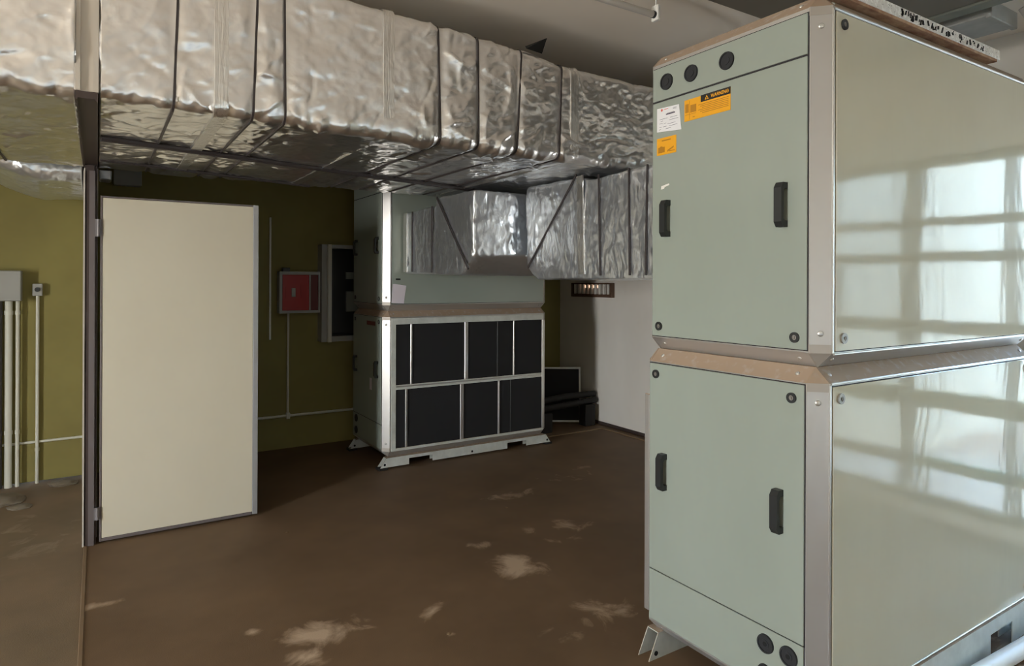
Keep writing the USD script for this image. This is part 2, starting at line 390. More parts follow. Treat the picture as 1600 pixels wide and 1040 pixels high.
part(d, 'top_trim', cbox(LX0 + .012, LX1 - 0.034, LY0 - 0.002, LY1 + .002, LZ1 - 0.012, LZ1, 0.002), 'jamb_grey')
for z0, z1 in ((1.865, 1.97), (0.15, 0.225)):
    h = part(d, 'hinge', cat(box(-0.015, 0.014, 4.660, 4.6715, z0, z1), cyl((0.001, 4.660, z0), (0.001, 4.660, z1), 0.008)), 'hinge_steel')
solo('threshold_strip', cbox(-0.066, -0.048, YF + 0.2, 4.66, -0.012, 0.004, 0.002), 'kerb', 'thin pale threshold strip on the floor running from the door jamb', 'strip')


# ------------------------------------------------------------------ air handling units
def chamfered(x0, x1, y0, y1, z0, z1, c):
    return cbox(x0, x1, y0, y1, z0, z1, c)


def to_manifold(t):
    return m3.Manifold(m3.Mesh(np.asarray(t.vertices, np.float32), np.asarray(t.faces, np.uint32)))


def from_manifold(m):
    g = m.to_mesh()
    return trimesh.Trimesh(g.vert_properties[:, :3], g.tri_verts, process=False)


def face_plate(face, plane, a0, a1, z0, z1, t, c=0.0):
    """A plate on a box face. '-x': spans a = y; '-y': spans a = x; it stands t proud of the plane."""
    f = (lambda *q: cbox(*q, c)) if c else box
    return f(plane - t, plane + 0.003, a0, a1, z0, z1) if face == '-x' else f(a0, a1, plane - t, plane + 0.003, z0, z1)


def panel(u, face, plane, a0, a1, z0, z1, mat_, name='panel', g=0.0035, label=None):
    part(u, 'gasket', face_plate(face, plane, a0 - g, a1 + g, z0 - g, z1 + g, 0.0015), 'gasket')
    return part(u, name, face_plate(face, plane, a0, a1, z0, z1, 0.006, 0.0015), mat_, label=label)


def handle(u, face, plane, a, z0, z1):
    """Pull handle: two feet and a bar that stands off the panel."""
    o, i, w, e = 0.036, 0.022, 0.030, 0.022
    prof = Polygon([(0, z0), (o - 0.012, z0), (o, z0 + 0.018), (o, z1 - 0.018), (o - 0.012, z1), (0, z1)]).difference(Polygon([(-0.01, z0 + e), (i - .006, z0 + e), (i, z0 + e + 0.008), (i, z1 - e - 0.008), (i - .006, z1 - e), (-0.01, z1 - e)]))
    m = prism(prof, 'y', a - w / 2, a + w / 2)          # u = stand-off
    v = np.array(m.vertices)
    v = np.stack([plane - v[:, 0], v[:, 1], v[:, 2]], 1) if face == '-x' else np.stack([v[:, 1], plane - v[:, 0], v[:, 2]], 1)
    m = trimesh.Trimesh(v, m.faces, process=False)
    if m.volume < 0:
        m.invert()
    return part(u, 'handle', m, 'black_plastic', label='black pull handle')


def latch(u, face, plane, a, z, dark=True, r=0.018):
    ax = (-1, 0, 0) if face == '-x' else (0, -1, 0)
    c = (plane, a, z) if face == '-x' else (a, plane, z)
    p = part(u, 'latch', ring(c, ax, r * 0.5, r, 0.006), 'black_plastic' if dark else 'latch_grey', smooth=40)
    part(p, 'latch_core', cat(disc(c, ax, r * 0.5, 0.004), cbox(c[0] - .008 if face == '-x' else c[0] - .002, c[0] if face == '-x' else c[0] + .002, c[1] - .002 if face == '-x' else c[1] - .008, c[1] + .002 if face == '-x' else c[1], z - .005, z + .005, .0005)), 'latch_grey', smooth=40)


def rivet(u, c, ax, r=0.010):
    part(u, 'rivet', dome_cap(c, ax, r, 0.005), 'aluminium_clean', smooth=True)


def plug(u, face, plane, a, z, r, hole=False):
    ax = (-1, 0, 0) if face == '-x' else (0, -1, 0)
    c = np.array((plane, a, z) if face == '-x' else (a, plane, z), float)
    p = part(u, 'grommet', cat(disc(c, ax, r, 0.004, 32), ring(c, ax, r * 0.8, r * 0.97, 0.007), disc(c, ax, r * 0.45, 0.006, 24)), 'plug_rubber', smooth=40)
    if hole:
        part(p, 'grommet_hole', disc(c + np.array(ax) * 0.0055, ax, r * 0.25, 0.0012), 'hole')


C = 0.05      # chamfer of the frame


def frame_box(u, x0, x1, y0, y1, z0, z1):
    body = chamfered(x0, x1, y0, y1, z0, z1, C)
    part(u, 'frame', body, 'aluminium')
    big = to_manifold(chamfered(x0 - .001, x1 + .001, y0 - .001, y1 + .001, z0 - .001, z1 + .001, C))
    for yy in (0, 1):
        for zz in (0, 1):
            ya, yb = (y0 - .01, y0 + C + 0.004) if yy == 0 else (y1 - C - 0.004, y1 + .01)
            za, zb = (z0 - .01, z0 + 0.078) if zz == 0 else (z1 - 0.078, z1 + .01)
            k = big ^ to_manifold(box(x0 - .01, x0 + C + 0.004, ya, yb, za, zb))
            part(u, 'corner_casting', from_manifold(k), 'casting')
    for z in (z0 + 0.115, z1 - 0.115):
        s = math.sqrt(.5)
        rivet(u, (x0 + C / 2, y0 + C / 2, z), (-s, -s, 0))
    s = math.sqrt(.5)
    for y in (y0 + 0.10, y1 - 0.10):
        rivet(u, (x0 + C / 2, y, z0 + C / 2), (-s, 0, -s), 0.008)
        rivet(u, (x0 + C / 2, y, z1 - C / 2), (-s, 0, s), 0.008)
    for x in (x0 + 0.09, x1 - 0.09):
        rivet(u, (x, y0 + C / 2, z0 + C / 2), (0, -s, -s), 0.008)
        rivet(u, (x, y0 + C / 2, z1 - C / 2), (0, -s, s), 0.008)


def base_rail(u, x0, x1, ya, yb, z0, z1, pads=True, slot=0.052):
    """Formed steel rail along x with sloped ends and two lifting slots, open below."""
    pts = [(x0 - 0.055, z0), (x1 + 0.055, z0), (x1 + 0.0, z1), (x0 - 0.0, z1)]
    poly = Polygon(pts)
    w = x1 - x0
    for a, b in ((0.125, 0.26), (0.73, 0.86)):
        poly = poly.difference(sbox(x0 + a * w, z0 - 0.01, x0 + b * w, z0 + slot))
    r = part(u, 'base_rail', cat(prism(poly, 'y', ya, ya + 0.004), prism(poly, 'y', yb - 0.004, yb), box(x0, x1, ya + 0.004, yb - 0.004, z1 - 0.004, z1)), 'rail_paint', label='galvanised steel base rail')
    for x in (x0 - 0.015, x1 + 0.015, (x0 + x1) / 2):
        part(r, 'bolt', disc((x, ya, z0 + 0.025), (0, -1, 0), 0.010, 0.003, 12), 'hole')
    for x in (x0 - 0.03, x1 + 0.03) if pads else ():
        part(u, 'rubber_pad', cbox(x - 0.04, x + 0.04, ya - 0.01, yb + 0.01, 0.0, z0, 0.003), 'black_rubber')


UW, UD = 1.70, 0.83


def unit_sticker(u, name, plane, y0, y1, z0, z1, m, t=0.0012, label=None):
    """On a -x face at x = plane; y1 is the left edge seen from the front."""
    return part(u, name, box(plane - t, plane + 0.0002, y0, y1, z0, z1), m, label=label)


def text_on_x(text, h, plane, y_left, z, t=0.0006):
    m = meshkit.text_mesh(text, h, t, bold=True)
    v = np.array(m.vertices)
    v = np.stack([plane - v[:, 2], y_left - v[:, 0], z + v[:, 1]], 1)
    m = trimesh.Trimesh(v, m.faces, process=False)
    if m.volume < 0:
        m.invert()
    return m


# --- the near unit
X1, Y1 = 2.0, 1.25
u = thing('air_handling_unit', (X1 + UW / 2, Y1 + UD / 2, 0), 'tall grey-green two-tier air handling unit nearest the camera with yellow warning stickers', 'air handling unit')
base_rail(u, X1 + .02, X1 + UW - .02, Y1 - 0.010, Y1 + 0.046, 0.0, 0.153, False, 0.095)
base_rail(u, X1 + .02, X1 + UW - .02, Y1 + UD - 0.085, Y1 + UD - 0.02, 0.0, 0.108, False)
frame_box(u, X1, X1 + UW, Y1, Y1 + UD, 0.108, 1.3145)
XU = X1 + 0.013
frame_box(u, XU, XU + UW, Y1, Y1 + UD, 1.3155, 2.575)
pa, pb = Y1 + C + 0.006, Y1 + UD - C - 0.004
panel(u, '-x', X1, pa, pb, 0.384, 1.257, 'green_paint', 'access_door')
panel(u, '-x', X1, pa, pb, 0.168, 0.380, 'green_paint', 'access_panel', g=0.0025)
panel(u, '-x', XU, pa, pb, 1.374, 2.363, 'green_paint', 'access_door')
panel(u, '-x', XU, pa, pb, 2.370, 2.508, 'green_paint', 'access_panel')
P1, PU = X1 - 0.006, XU - 0.006
for y, z0, z1 in ((1.940, 0.737, 0.887), (1.397, 0.737, 0.887)):
    handle(u, '-x', P1, y, z0, z1)
for y, z0, z1 in ((1.937, 1.790, 1.942), (1.393, 1.793, 1.947)):
    handle(u, '-x', PU, y, z0, z1)
for y, z in ((1.988, 1.213), (1.351, 1.209)):
    latch(u, '-x', P1, y, z)
for y, z in ((1.985, 1.415), (1.349, 1.414)):
    latch(u, '-x', PU, y, z)
for y in (1.945, 1.812, 1.637):
    plug(u, '-x', PU, y, 2.440, 0.034)
plug(u, '-x', P1, 1.450, 0.326, 0.033, True)
plug(u, '-x', P1, 1.359, 0.325, 0.034, True)
plug(u, '-x', P1, 1.452, 0.225, 0.028, True)
s = unit_sticker(u, 'warning_sticker', PU, 1.619, 1.847, 2.251, 2.337, 'sticker_yellow', label='large yellow warning sticker with black header')
sp = PU - 0.0012
part(s, 'sticker_header', box(sp - .0006, sp, 1.619, 1.762, 2.312, 2.339), 'sticker_black')
tri = Polygon([(0, 0), (0.020, 0), (0.010, 0.017)]).difference(Polygon([(0.005, 0.003), (0.015, 0.003), (0.010, 0.012)]))
tm = trimesh.creation.extrude_polygon(tri, 0.0006, engine='earcut')
tv = np.array(tm.vertices)
tm = trimesh.Trimesh(np.stack([sp - .0006 - tv[:, 2], 1.742 - tv[:, 0], 2.317 + tv[:, 1]], 1), tm.faces[:, ::-1], process=False)
part(s, 'sticker_text', cat(tm, text_on_x('WARNING', 0.0125, sp - .0006, 1.712, 2.3195)), 'sticker_yellow', label='orange WARNING lettering')
ln = [box(sp - .0004, sp, 1.628, 1.775 - 0.02 * ((k * 7) % 3) / 2, 2.302 - k * 0.0068, 2.3045 - k * 0.0068) for k in range(6)]
ln += [box(sp - .0004, sp, 1.785, 1.8155, 2.282, 2.312), box(sp - .0004, sp, 1.824, 1.842, 2.285, 2.320), box(sp - .0004, sp, 1.785, 1.842, 2.2755, 2.277), box(sp - .0004, sp, 1.8195, 1.821, 2.256, 2.330), box(sp - .0004, sp, 1.792, 1.803, 2.261, 2.264)]
part(s, 'sticker_text', cat(*ln), 'sticker_print')
s = part(u, 'data_label', prism([(2.000, 2.238), (2.000, 2.337), (1.876, 2.331), (1.864, 2.225)], 'x', PU - .0012, PU + .0002), 'sticker_white', label='white printed data label')
part(s, 'label_logo', cat(disc((sp, 1.972, 2.326), (-1, 0, 0), 0.0055, 0.0005), box(sp - .0005, sp, 1.935, 1.960, 2.3255, 2.3275)), 'print_red', label='small red logo mark')
part(s, 'label_text', cat(box(sp - .0005, sp, 1.898, 1.948, 2.301, 2.3065), box(sp - .0005, sp, 1.903, 1.942, 2.3075, 2.3085)), 'print_dark')
ln = [box(sp - .0004, sp, y - w, y, z, z + .0022) for y, w, z in ((1.985, .045, 2.287), (1.925, .04, 2.286), (1.978, .012, 2.279), (1.93, .05, 2.276), (1.985, .018, 2.269), (1.96, .012, 2.267), (1.94, .045, 2.261), (1.985, .012, 2.254), (1.965, .02, 2.2535), (1.93, .045, 2.2515), (1.988, .012, 2.2445), (1.91, .02, 2.318), (1.91, .02, 2.3225), (1.95, .03, 2.243))]
part(s, 'label_text', cat(*ln), 'print_grey')
s = unit_sticker(u, 'warning_sticker', PU, 1.891, 2.000, 2.137, 2.209, 'sticker_yellow', label='small yellow sticker with faint print')
part(s, 'sticker_text', cat(box(sp - .0004, sp, 1.922, 1.972, 2.194, 2.199), box(sp - .0004, sp, 1.955, 1.992, 2.147, 2.170), disc((sp, 1.975, 2.160), (-1, 0, 0), 0.014, 0.0005),
                            prism([(1.94, 2.146), (1.905, 2.160), (1.905, 2.166), (1.94, 2.153)], 'x', sp - .0004, sp), box(sp - .0004, sp, 1.9, 1.93, 2.146, 2.150)), 'sticker_print')
part(u, 'tape_scrap', prism([(1.976, 1.992), (1.974, 2.006), (1.931, 2.013), (1.929, 2.006), (1.955, 2.000), (1.958, 1.994)], 'x', PU - .001, PU + .0002), 'tape_white', label='scrap of white tape')
qa, qb = X1 + C + 0.012, X1 + UW - C - 0.012
panel(u, '-y', Y1, qa, qb, 0.170, 1.253, 'cream_paint', 'side_panel', label='glossy side panel')
panel(u, '-y', Y1, qa + .013, qb + .013, 1.372, 2.508, 'cream_paint', 'side_panel', label='glossy side panel')
for x, z in ((qa + 0.042, 1.212), (qb - 0.040, 0.170 + 0.042), (qb - 0.042, 1.212), (qa + .042, .212)):
    latch(u, '-y', Y1 - 0.006, x, z, False)
for x, z in ((qa + 0.058, 1.414), (qb - 0.03, 1.414), (qb - 0.03, 2.47)):
    latch(u, '-y', Y1 - 0.006, x, z, False)
latch(u, '-y', Y1 - 0.006, qa + 0.056, 2.470, True)
for xe, za, zb in ((X1, 0.162, 1.261), (XU, 1.364, 2.516)):
    part(u, 'edge_trim', cbox(xe + C - .003, xe + C + .0075, Y1 - .0045, Y1 + .002, za, zb, .002), 'aluminium_clean', label='bright corner edge strip')
    for zz in (za - .006, zb - .001):
        part(u, 'edge_trim', cbox(xe + C + .008, xe + UW - C, Y1 - .0045, Y1 + .002, zz, zz + .0075, .002), 'aluminium_clean')
part(u, 'drain_flange', cbox(X1 + .001, X1 + 0.012, 2.036, 2.064, 0.19, 1.12, 0.003), 'aluminium')

# --- the far unit
X2, Y2 = 2.05, 5.22
u = thing('air_handling_unit', (X2 + UW / 2, Y2 + UD / 2, 0), 'far two-tier air handling unit with black filter grid, standing against the rear wall', 'air handling unit')
base_rail(u, X2 + .02, X2 + UW - .02, Y2 - 0.005, Y2 + 0.06, 0.02, 0.098)
base_rail(u, X2 + .02, X2 + UW - .02, Y2 + UD - 0.07, Y2 + UD - 0.005, 0.02, 0.098)
frame_box(u, X2, X2 + UW, Y2, Y2 + UD, 0.099, 1.3455)
frame_box(u, X2, X2 + UW, Y2, Y2 + UD, 1.3465, 2.575)
panel(u, '-x', X2, Y2 + C + .006, Y2 + UD - C - .006, 0.375, 1.29, 'green_paint', 'access_door')
panel(u, '-x', X2, Y2 + C + .006, Y2 + UD - C - .006, 0.16, 0.369, 'green_paint', 'access_panel')
panel(u, '-x', X2, Y2 + C + .006, Y2 + UD - C - .006, 1.408, 2.36, 'green_paint', 'access_door')
panel(u, '-x', X2, Y2 + C + .006, Y2 + UD - C - .006, 2.367, 2.508, 'green_paint', 'access_panel')
for z in (0.765, 1.838):
    handle(u, '-x', X2 - .006, 5.36, z, z + .145)
    handle(u, '-x', X2 - .006, 5.90, z, z + .145)
for z in (1.25, 1.45):
    latch(u, '-x', X2 - .006, 5.33, z); latch(u, '-x', X2 - .006, 5.94, z)
part(u, 'maker_plate', box(X2 - .0075, X2 - .0055, 5.42, 5.63, 1.212, 1.248), 'red_dark', label='small dark red plate')
part(u, 'hanging_tag', box(X2 - .008, X2 - .0058, 5.50, 5.55, 0.64, 0.745), 'paper', label='white paper tag')
plug(u, '-x', X2 - .006, 5.90, 0.325, 0.035); plug(u, '-x', X2 - .006, 5.90, 0.215, 0.035)
panel(u, '-y', Y2, X2 + C + .014, X2 + UW - C - .010, 1.408, 2.508, 'green_gloss', 'front_panel')
part(u, 'panel_slot', box(2.148, 2.190, Y2 - .0075, Y2 - .0055, 1.612, 1.625), 'hole')
part(u, 'paper_sheet', prism([(2.110, 1.417), (2.121, 1.580), (2.243, 1.564), (2.222, 1.410)], 'y', Y2 - .0085, Y2 - .0058), 'paper', label='sheet of paper taped to the upper panel')
fx0, fx1 = X2 + C + .012, X2 + UW - C - .010
gx0, gx1 = 2.150, 3.690
rows = ((0.172, 0.672), (0.712, 1.232))
hole = sbox(fx0, 0.150, fx1, 1.285).difference(sbox(gx0, rows[0][0], gx1, rows[0][1])).difference(sbox(gx0, rows[1][0], gx1, rows[1][1]))
part(u, 'filter_frame', prism(hole, 'y', Y2 - 0.012, Y2 + .002), 'rail_paint', label='grey frame around the filters')
bars = {0: [(2.238, 2.256, 1), (2.772, 2.806, 1), (3.172, 3.190, 1), (3.312, 3.322, 0)], 1: [(2.284, 2.300, 1), (2.814, 2.850, 1), (3.165, 3.176, 0), (3.338, 3.352, 1)]}
for r, (z0, z1) in enumerate(rows):
    edges = [gx0] + [q for b in bars[r] for q in b[:2]] + [gx1]
    for k in range(0, len(edges), 2):
        f = part(u, 'filter', box(edges[k] + .001, edges[k + 1] - .001, Y2 - 0.0035, Y2 + .002, z0 + .001, z1 - .001), 'filter_mesh', label='black mesh filter')
    for a, b, bright in bars[r]:
        part(u, 'filter_bar', cbox(a, b, Y2 - (0.016 if bright else 0.006), Y2 + .002, z0 + .0005, z1 - .0005, .002), 'aluminium_clean' if bright else 'black_plastic', label='bright aluminium divider' if bright else None)
part(u, 'filter_bar', cbox(gx1 - .02, gx1 + .012, Y2 - .018, Y2 - .012, rows[0][0], rows[1][1], .002), 'aluminium_clean', label='bright aluminium divider')
part(u, 'filter_rail', cbox(gx0, gx1, Y2 - .017, Y2 - .0125, 0.692, 0.704, .002), 'aluminium_clean')

# ------------------------------------------------------------------ ducts wrapped in foil insulation
def grid_mesh(P, closed_v=True):
    """P: (n, m, 3) grid, m around."""
    n, m = P.shape[:2]
    i, j = np.meshgrid(np.arange(n - 1), np.arange(m if closed_v else m - 1), indexing='ij')
    a, b = i * m + j, i * m + (j + 1) % m
    c, dd = a + m, b + m
    f = np.vstack([np.stack([a, b, dd], -1).reshape(-1, 3), np.stack([a, dd, c], -1).reshape(-1, 3)])
    return P.reshape(-1, 3), f


def section(y0, y1, z0, z1, r, step):
    """Rounded rectangle, its points and outward normals."""
    poly = sbox(y0 + r, z0 + r, y1 - r, z1 - r).buffer(r, quad_segs=6)
    n = int(poly.exterior.length / step)
    p = np.array([poly.exterior.interpolate(k / n, normalized=True).coords[0] for k in range(n)])
    t = np.roll(p, -1, 0) - np.roll(p, 1, 0)
    t /= np.linalg.norm(t, axis=1, keepdims=True)
    nrm = np.stack([t[:, 1], -t[:, 0]], 1)
    if ((p - p.mean(0)) * nrm).sum() < 0:
        nrm = -nrm
    return p, nrm


def crinkle(p, seed, a=1.0):
    """Foil on soft wadding: broad sag, long creases and small sharp ridges."""
    n = meshkit.fbm(p * np.array([2.0, 2.2, 2.2]), 3, seed) - 0.5
    r1 = np.abs(meshkit.fbm(p * np.array([8, 9, 9]) + 7.3, 3, seed + 5) - 0.5)
    r2 = np.abs(meshkit.fbm(p * np.array([22, 23, 26]) + 3.1, 2, seed + 9) - 0.5)
    return a * (0.040 * n - 0.022 * r1 - 0.009 * r2)


def creases(xs, p, straps, seed, n=900):
    """Sharp folds of the foil: short ridges at random, more of them upright beside the straps."""
    g = np.random.default_rng(seed)
    s = np.concatenate([[0], np.cumsum(np.linalg.norm(np.diff(p, axis=0), axis=1))])
    d = np.zeros((len(xs), len(s)))
    n = int(n * (xs[-1] - xs[0]) / 4.7)
    for k in range(n):
        if straps and k % 2:
            cx, a = straps[g.integers(len(straps))] + g.normal(0, 0.07), g.choice([math.pi / 2, 0.5, -0.5]) + g.normal(0, 0.3)
        else:
            cx, a = g.uniform(xs[0], xs[-1]), g.uniform(0, math.pi)
        cs, ln, w, h = g.uniform(0, s[-1]), g.uniform(0.05, 0.22), g.uniform(0.009, 0.016), g.uniform(-0.012, 0.015)
        i0, i1 = np.searchsorted(xs, [cx - ln - .05, cx + ln + .05])
        j0, j1 = np.searchsorted(s, [cs - ln - .05, cs + ln + .05])
        if i1 <= i0 or j1 <= j0:
            continue
        X, Sg = xs[i0:i1, None] - cx, s[None, j0:j1] - cs
        t, q = X * math.cos(a) + Sg * math.sin(a), -X * math.sin(a) + Sg * math.cos(a)
        q = q + 0.25 * t * t / ln * (1 if k % 3 else -1)
        d[i0:i1, j0:j1] += h * np.exp(-np.abs(q) / w) * np.clip(1 - (t / ln) ** 2, 0, 1)
    # puckers gathered along the lower front edge
    k = int(np.argmin((p[:, 0] - p[:, 0].min()) ** 2 + (p[:, 1] - p[:, 1].min()) ** 2))
    near = np.exp(-((s - s[k]) / 0.05) ** 2)
    q = np.stack([np.repeat(xs[:, None], len(s), 1) * 22, np.repeat(s[None], len(xs), 0) * 9, np.zeros_like(d)], -1)
    return d + 0.022 * near[None] * (meshkit.fbm(q, 2, seed + 40) - 0.5)


def wrap_duct(x0, x1, y0, y1, z0, z1fn, straps, seed, step=0.0095, r=0.045, amp=1.0):
    xs = np.arange(x0, x1 + step / 2, step)
    p, nrm = section(y0, y1, z0, z1fn(x0), r, step)
    zt = z1fn(x0)
    P = np.zeros((len(xs), len(p), 3))
    for i, x in enumerate(xs):
        z = z0 + (p[:, 1] - z0) * (z1fn(x) - z0) / (zt - z0)
        P[i] = np.stack([np.full(len(p), x), p[:, 0], z], 1)
    d = crinkle(P, seed, amp)
    pin = np.zeros(len(xs))
    for s in straps:
        pin = np.maximum(pin, np.exp(-((xs - s) / 0.030) ** 2))
        # small puckers beside a strap
        d += (0.010 * np.exp(-((xs - s) / 0.07) ** 2))[:, None] * (meshkit.fbm(P * np.array([8, 26, 26]), 2, seed + 21) - 0.4)
    d += creases(xs, p, straps, seed) * amp
    d = d * (1 - 0.9 * pin[:, None]) + (0.010 * (1 - pin))[:, None] - (0.004 * pin)[:, None]
    N = np.zeros_like(P)
    N[..., 1:] = nrm[None]
    P = P + N * d[..., None]
    v, f = grid_mesh(P)
    caps = []
    for i in (0, len(xs) - 1):
        c = len(v)
        v = np.vstack([v, P[i].mean(0)])
        k = np.arange(len(p)); kk = (k + 1) % len(p)
        base = i * len(p)
        caps.append(np.stack([np.full(len(p), c), base + kk, base + k] if i == 0 else [np.full(len(p), c), base + k, base + kk], 1))
    m = trimesh.Trimesh(v, np.vstack([f] + caps), process=False)
    if m.volume < 0:
        m.invert()
    return m


def strap_band(x, y0, y1, z0, z1, w=0.009, t=0.004, r=0.047, lean=0.0):
    poly = sbox(y0 + r, z0 + r, y1 - r, z1 - r).buffer(r + t, quad_segs=5)
    inner = sbox(y0 + r, z0 + r, y1 - r, z1 - r).buffer(r - 0.006, quad_segs=5)
    m = prism(poly.difference(inner), 'x', x - w / 2, x + w / 2)
    v = np.array(m.vertices)
    v[:, 0] += lean * (v[:, 2] - z0)
    return trimesh.Trimesh(v, m.faces, process=False)


DY0, DY1, DZ0 = 2.99, 4.87, 2.305
top = lambda x: float(np.interp(x, [0.9, 2.0, 2.3, 3.0], [2.94, 2.885, 2.845, 2.84]))
u = thing('main_duct', (1.0, (DY0 + DY1) / 2, DZ0), 'large foil-wrapped rectangular duct running the length of the ceiling with dark straps', 'duct')
STR = [0.26, 0.568, 0.704, 1.473, 1.695, 1.936, 2.225]
part(u, 'foil_wrap', wrap_duct(0.001, 4.70, DY0, DY1, DZ0, top, STR, 3), 'foil', smooth=True)
part(u, 'foil_wrap', wrap_duct(-2.6, -0.0755, DY0, DY1, DZ0, top, [-0.46], 11), 'foil', smooth=True)
for k, x in enumerate(STR + [-0.46]):
    part(u, 'strap', strap_band(x, DY0, DY1, DZ0, top(x), lean=(0.03, 0.03, -0.01, -0.03, -0.01, 0.05, 0.03, 0.0)[k]), 'strap', label='thin dark strap around the duct')
cp = sbox(DY0 + .01, DZ0 + .02, DY1 - .01, top(0) - .01)
cl = lambda q: cp.buffer(q).difference(cp.buffer(-0.05)).difference(sbox(DY0 - .1, DZ0 - .1, DY1 + .1, DZ0 + 0.022))
part(u, 'collar', cat(prism(cl(0.006), 'x', -0.075, 0.0), prism(cl(0.016), 'x', -0.075, -0.060), prism(cl(0.016), 'x', -0.018, 0.0)), 'channel', label='grey sheet metal collar in line with the door frame')
part(u, 'shaded_underside', cat(box(-0.075, -0.002, DY0 - .004, DY1, DZ0 - 0.006, DZ0 + 0.021), box(-0.075, -0.068, DY0 - .004, DY1, DZ0 - 0.012, DZ0 - .006), box(-0.010, -0.002, DY0 - .004, DY1, DZ0 - 0.012, DZ0 - .006)), 'dark_frame', label='underside of the collar with its shade painted dark in line with the door frame')  # underside of the collar, split off and coloured dark for its shade
part(u, 'hanger_bar', cyl((0.01, 3.75, DZ0 - 0.012), (2.95, 4.42, DZ0 - 0.012), 0.016, 10), 'strap', label='dark bar along the underside')
part(u, 'hanger_bar', cyl((0.01, 4.43, DZ0 - 0.010), (1.3, 4.80, DZ0 - 0.010), 0.011, 10), 'strap')
for x in (1.19, 2.33, 0.44):
    part(u, 'tape_seam', strap_band(x, DY0, DY1, DZ0, top(x), w=0.055, t=0.010), 'foil_tape', smooth=30)
part(u, 'peeled_flap', trimesh.convex.convex_hull(np.array([(1.985, 2.975, 2.885), (2.115, 2.96, 2.965), (2.13, 3.03, 2.90), (1.985, 2.985, 2.90), (2.115, 2.967, 2.965), (2.13, 3.04, 2.905)])), 'black_rubber', label='dark flap of insulation lifted at the top edge')


def elbow_duct(x0, x1, prof, seed, step=0.015, amp=0.9):
    """prof: (y, z) outline of an elbow seen from the side, extruded along x, refined and crinkled."""
    poly = Polygon(prof).buffer(-0.03).buffer(0.03, quad_segs=4)
    m = prism(poly, 'x', x0, x1)
    m = to_manifold(trimesh.Trimesh(m.vertices, m.faces, process=True)).refine_to_length(step)
    t = from_manifold(m)
    t = trimesh.Trimesh(t.vertices, t.faces, process=True)
    trimesh.smoothing.filter_laplacian(t, lamb=0.5, iterations=12, volume_constraint=False)
    v, n = np.array(t.vertices), np.array(t.vertex_normals)
    t.vertices = v + n * crinkle(v, seed, amp)[:, None]
    return t


def strip(points, w, mat_side_x, t=0.004):
    """A thin strap laid on a face x = const along the polyline points (y, z)."""
    out = []
    for (ya, za), (yb, zb) in zip(points[:-1], points[1:]):
        dy, dz = yb - ya, zb - za
        l = math.hypot(dy, dz)
        ny, nz = -dz / l * w / 2, dy / l * w / 2
        out.append(prism([(ya + ny, za + nz), (yb + ny, zb + nz), (yb - ny, zb - nz), (ya - ny, za - nz)], 'x', mat_side_x - t, mat_side_x + 0.006))
    return cat(*out)


# branch of the near unit: out of its back, then up into the main duct
u = thing('branch_duct', (3.0, 3.0, 1.62), 'foil-wrapped duct elbow coming from behind the near unit, rising into the main duct', 'duct', 'foil elbows under the main duct')
part(u, 'foil_wrap', elbow_duct(2.60, 3.45, [(2.115, 1.61), (3.78, 1.62), (3.91, 1.72), (3.91, 2.284), (3.28, 2.284), (3.20, 2.262), (2.115, 2.262)], 31), 'foil_bright', smooth=True)
for a in ([(3.30, 2.29), (3.86, 1.70)], [(3.08, 2.262), (3.06, 1.64)], [(2.81, 2.262), (2.80, 1.64)], [(2.66, 2.262), (2.67, 1.64)]):
    part(u, 'strap', strip(a, 0.010, 2.594), 'strap', label='thin dark strap')
part(u, 'tape_seam', strip([(3.27, 2.28), (3.25, 1.65)], 0.06, 2.597), 'foil_tape')
# branch of the far unit
u = thing('branch_duct', (2.7, 4.6, 1.65), 'foil-wrapped duct elbow coming out of the front of the far unit', 'duct', 'foil elbows under the main duct')
part(u, 'foil_wrap', elbow_duct(2.21, 3.10, [(5.205, 1.665), (4.14, 1.645), (3.975, 1.78), (3.975, 2.262), (4.55, 2.262), (4.60, 2.20), (5.205, 2.19)], 41), 'foil_bright', smooth=True)
for a in ([(4.54, 2.25), (4.03, 1.69)], [(4.62, 2.19), (4.62, 1.67)], [(5.0, 2.18), (5.0, 1.68)]):
    part(u, 'strap', strip(a, 0.013, 2.204), 'strap', label='thin dark strap')
part(u, 'tape_seam', strip([(5.15, 2.18), (5.15, 1.68)], 0.07, 2.206), 'foil_tape')
# small sagging duct behind the main one
sd = wrap_duct(-0.80, -0.083, 5.02, 6.25, 2.255, lambda x: 2.62, [], 55, r=0.05, amp=0.8)
v = np.array(sd.vertices)
lowm = np.clip((2.5 - v[:, 2]) / 0.25, 0, 1)
v[:, 2] -= 0.07 * lowm * np.sin(np.clip((v[:, 1] - 5.02) / 1.23, 0, 1) * math.pi) * np.clip((-0.02 - v[:, 0]) / 0.3, 0, 1)
v[:, 2] += 0.13 * lowm * np.clip((-0.32 - v[:, 0]) / 0.34, 0, 1) ** 1.4
sd.vertices = v
solo('side_duct', sd, 'foil_bright', 'sagging foil-wrapped duct above the olive wall, left of the door jamb', 'duct', smooth=True)
solo('duct_stub', cbox(0.005, 0.075, 5.05, 5.2, 2.262, 2.33, 0.008), 'foil_bright', 'short foil-wrapped stub just right of the top of the door jamb', 'duct')

